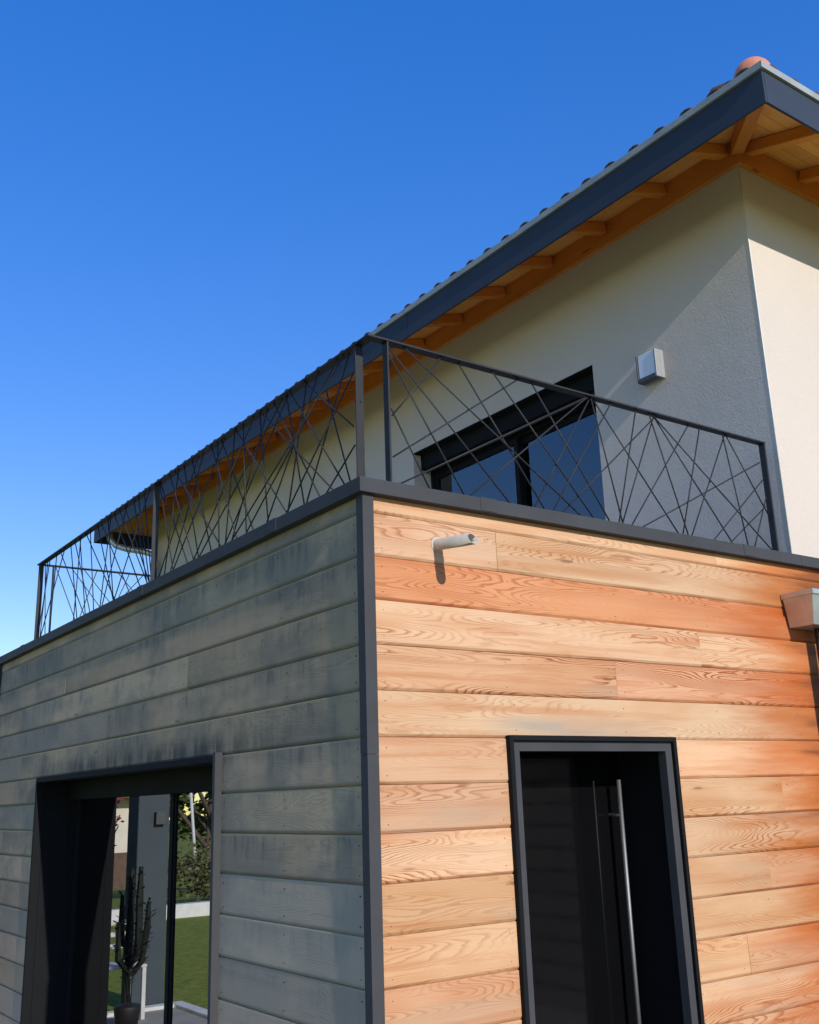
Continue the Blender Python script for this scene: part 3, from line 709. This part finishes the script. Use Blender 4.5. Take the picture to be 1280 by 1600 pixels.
CT = thing('potted_cactus', 'tall branching cactus painted as a black silhouette in a charcoal pot, mirrored in the sliding door', 'plant', (-.50, 5.62, .03))
bm = bmesh.new(); tube(bm, [(0,0,0), (0,0,.15), (0,0,.17)], [.09, .115, .11], 16); link('pot', finish(bm, 'pot', True), M['pot'], CT)
rc = random.Random(3)
for pts, r in (([(0,0,.12),(.01,.0,.6),(0,0,.95),(0,.01,1.28)], .038), ([(.0,.02,.62),(.02,.14,.66),(.02,.17,.80),(.02,.17,1.05)], .03),
               ([(.0,-.02,.50),(.0,-.16,.56),(.0,-.20,.72),(.01,-.22,1.02),(.01,-.23,1.30)], .032), ([(.02,.0,.45),(.12,-.06,.55),(.14,-.08,.85)], .03), ([(-.02,0,.4),(-.10,-.02,.5),(-.13,-.06,.78),(-.13,-.08,1.0)], .03)):
    bm = bmesh.new(); tube(bm, pts, [r*.9]+[r]*(len(pts)-2)+[r*.6], 6)
    for _ in range(150):
        i = rc.randrange(len(pts)-1); t_ = rc.random(); c = Vector(pts[i]).lerp(Vector(pts[i+1]), t_)
        a_ = rc.uniform(0, 6.28); dv = Vector((math.cos(a_), math.sin(a_), rc.uniform(0, .8))).normalized(); u, v = frame_at(dv)
        if rc.random() < .4:
            L_ = rc.uniform(.035, .085); p = c + dv*r*.9
            bm.faces.new([bm.verts.new(q) for q in (p, p+dv*L_*.5+u*.014, p+dv*L_, p+dv*L_*.5-u*.014)])
    link('stem', finish(bm, 'stem'), M['cactus'], CT)
CH = thing('garden_chair', 'white slatted wooden garden chair on the paving, mirrored in the sliding door', 'chair', (-.52, 6.02, .03))
for x in (-.2, .2):
    box('leg', (x-.018, -.2, 0), (x+.018, -.165, .43), M['white_wood'], CH, .003); box('leg', (x-.018, .165, 0), (x+.018, .2, .82), M['white_wood'], CH, .003)
for k in range(5): box('seat_slat', (-.22, -.21+.084*k, .43), (.22, -.14+.084*k, .45), M['white_wood'], CH, .003)
for z in (.58, .68, .78): box('back_slat', (-.18, .172, z-.02), (.18, .190, z+.02), M['white_wood'], CH, .003)

def leaf_crown(bm, c, rx, rz, n, s, rg, clumps=26):
    cs = []
    for _ in range(clumps):
        v = Vector((rg.gauss(0,1), rg.gauss(0,1), rg.gauss(0,1))).normalized()*rg.uniform(.35, 1.0)
        cs.append((Vector((c[0]+v.x*rx, c[1]+v.y*rx, c[2]+v.z*rz)), rg.uniform(.22, .42)*rx))
    for _ in range(n):
        cc, cr = rg.choice(cs)
        v = Vector((rg.gauss(0,1), rg.gauss(0,1), rg.gauss(0,.8))).normalized()*cr*rg.random()**.4
        p = cc + v; d = Vector((rg.gauss(0,1), rg.gauss(0,1), rg.gauss(0,1))).normalized(); u, w_ = frame_at(d); L_ = s*rg.uniform(.6, 1.3)
        bm.faces.new([bm.verts.new(q) for q in (p, p+u*L_*.5+w_*L_*.32, p+u*L_, p+u*L_*.5-w_*L_*.32)])
def tree(label, x, y, h, rx, mat, seed, leaves=3200, s=.2, name='garden_tree', low=.55):
    rg = random.Random(seed); z0 = gz(x, y)
    t_ = thing(name, label, 'tree', (x, y, z0), 'trees at the end of the garden')
    bm = bmesh.new(); hh = h*low
    tube(bm, [(0,0,0), (.05,0,hh*.5), (0,.06,hh), (.05,.05,h*.85)], [h*.03, h*.024, h*.018, h*.006], 8)
    for k in range(7):
        a = k*2.4; zb_ = hh*(.5+.08*k); q = Vector((math.cos(a)*rx*.7, math.sin(a)*rx*.7, zb_+h*.22))
        tube(bm, [(0,0,zb_), q*.5+Vector((0,0,zb_*.5)), q], [h*.012, h*.008, h*.004], 6)
    link('trunk', finish(bm, 'trunk', True), M['bark'], t_)
    bm = bmesh.new(); leaf_crown(bm, (0,0,h*(1-(1-low)*.62)), rx, h*(1-low)*.62, leaves, s, rg); link('crown', finish(bm, 'crown'), M[mat], t_)
    return t_
tree('dense dark green tree at the end of the lawn, mirrored in the glass', -8.5, 21.5, 6.5, 1.7, 'leaf_green', 1, low=.30, leaves=5200)
tree('olive-leaved tree at the end of the lawn, mirrored in the glass', -11.6, 24.5, 4.6, 2.2, 'leaf_olive', 2, low=.30, leaves=5200)
tree('small red-leaved tree in front of the neighbouring house', -5.1, 20.0, 3.4, .55, 'leaf_red', 7, leaves=500, s=.13, low=.35)
bm = bmesh.new(); rg = random.Random(9)
for k in range(30): leaf_crown(bm, (-5.7-.5*k, 17.6+.1*k, .35), .7, .75, 420, .11, rg, 8)
hg = link('hedge', finish(bm, 'hedge'), M['leaf_olive']); tag(hg, 'low loose hedge behind the white edging of the lawn', 'hedge')
for x, y, lean, lb in ((-7.3, 19.6, .10, 'pale leaning pole in front of the dark green tree, nearer the house'), (-8.35, 19.4, .22, 'pale pole leaning further over beside the hedge')):
    o = tube_obj('garden_pole', [(0, 0, 0), (lean*2.6, 0, 2.6)], .035, M['white_wood'], None, 10); o.location = (x, y, gz(x, y)-.02)
    tag(o, lb, 'pole', 'pale poles at the end of the garden')
# neighbour house
nx, ny = -15.0, 38.0; nz = gz(nx, ny)
NH = thing('neighbour_house', 'cream rendered house with red tiled roof beyond the garden', 'building', (nx, ny, nz))
box('wall', (1.0, 0, 0), (9.0, 8, 4.0), M['neighbour'], NH)
bm = bmesh.new(); prism(bm, [(.2, -.9, 3.45), (.2, 4, 6.1), (.2, 8.9, 3.45), (.2, 8.9, 3.65), (.2, 4, 6.35), (.2, -.9, 3.65)], (9.6, 0, 0)); link('roof', finish(bm, 'roof'), M['red_tile'], NH)
for x in (2.35, 4.4, 6.6):
    w1 = box('window', (x-.3, -.05, 1.75), (x+.3, .02, 2.9), M['white_wood'], NH); box('pane', (x-.24, -.07, 1.81), (x+.24, -.051, 2.84), M['window_dark'], w1)
box('garage_door', (2.2, -.06, .0), (4.6, .02, 1.35), M['brown'], NH)

# clad carport wall beside the drive (mirrored in the black front door)
CW_ = thing('carport_wall', 'weathered grey board wall of the carport beside the drive', 'wall', (4.3, -6.4, 0))
box('wall_core', (.04, 0, 0), (.16, 4.3, 2.7), M['core'], CW_)
for k in range(14):
    o = link('board', board_mesh(4.3, PITCH-.022), M['grey_wood'], CW_); o.location = (.038, 4.3, PITCH*k); o.rotation_euler = (0, 0, -math.pi/2)
box('coping', (-.02, -.02, 2.722), (.2, 4.32, 2.77), M['anthracite'], CW_, .003)
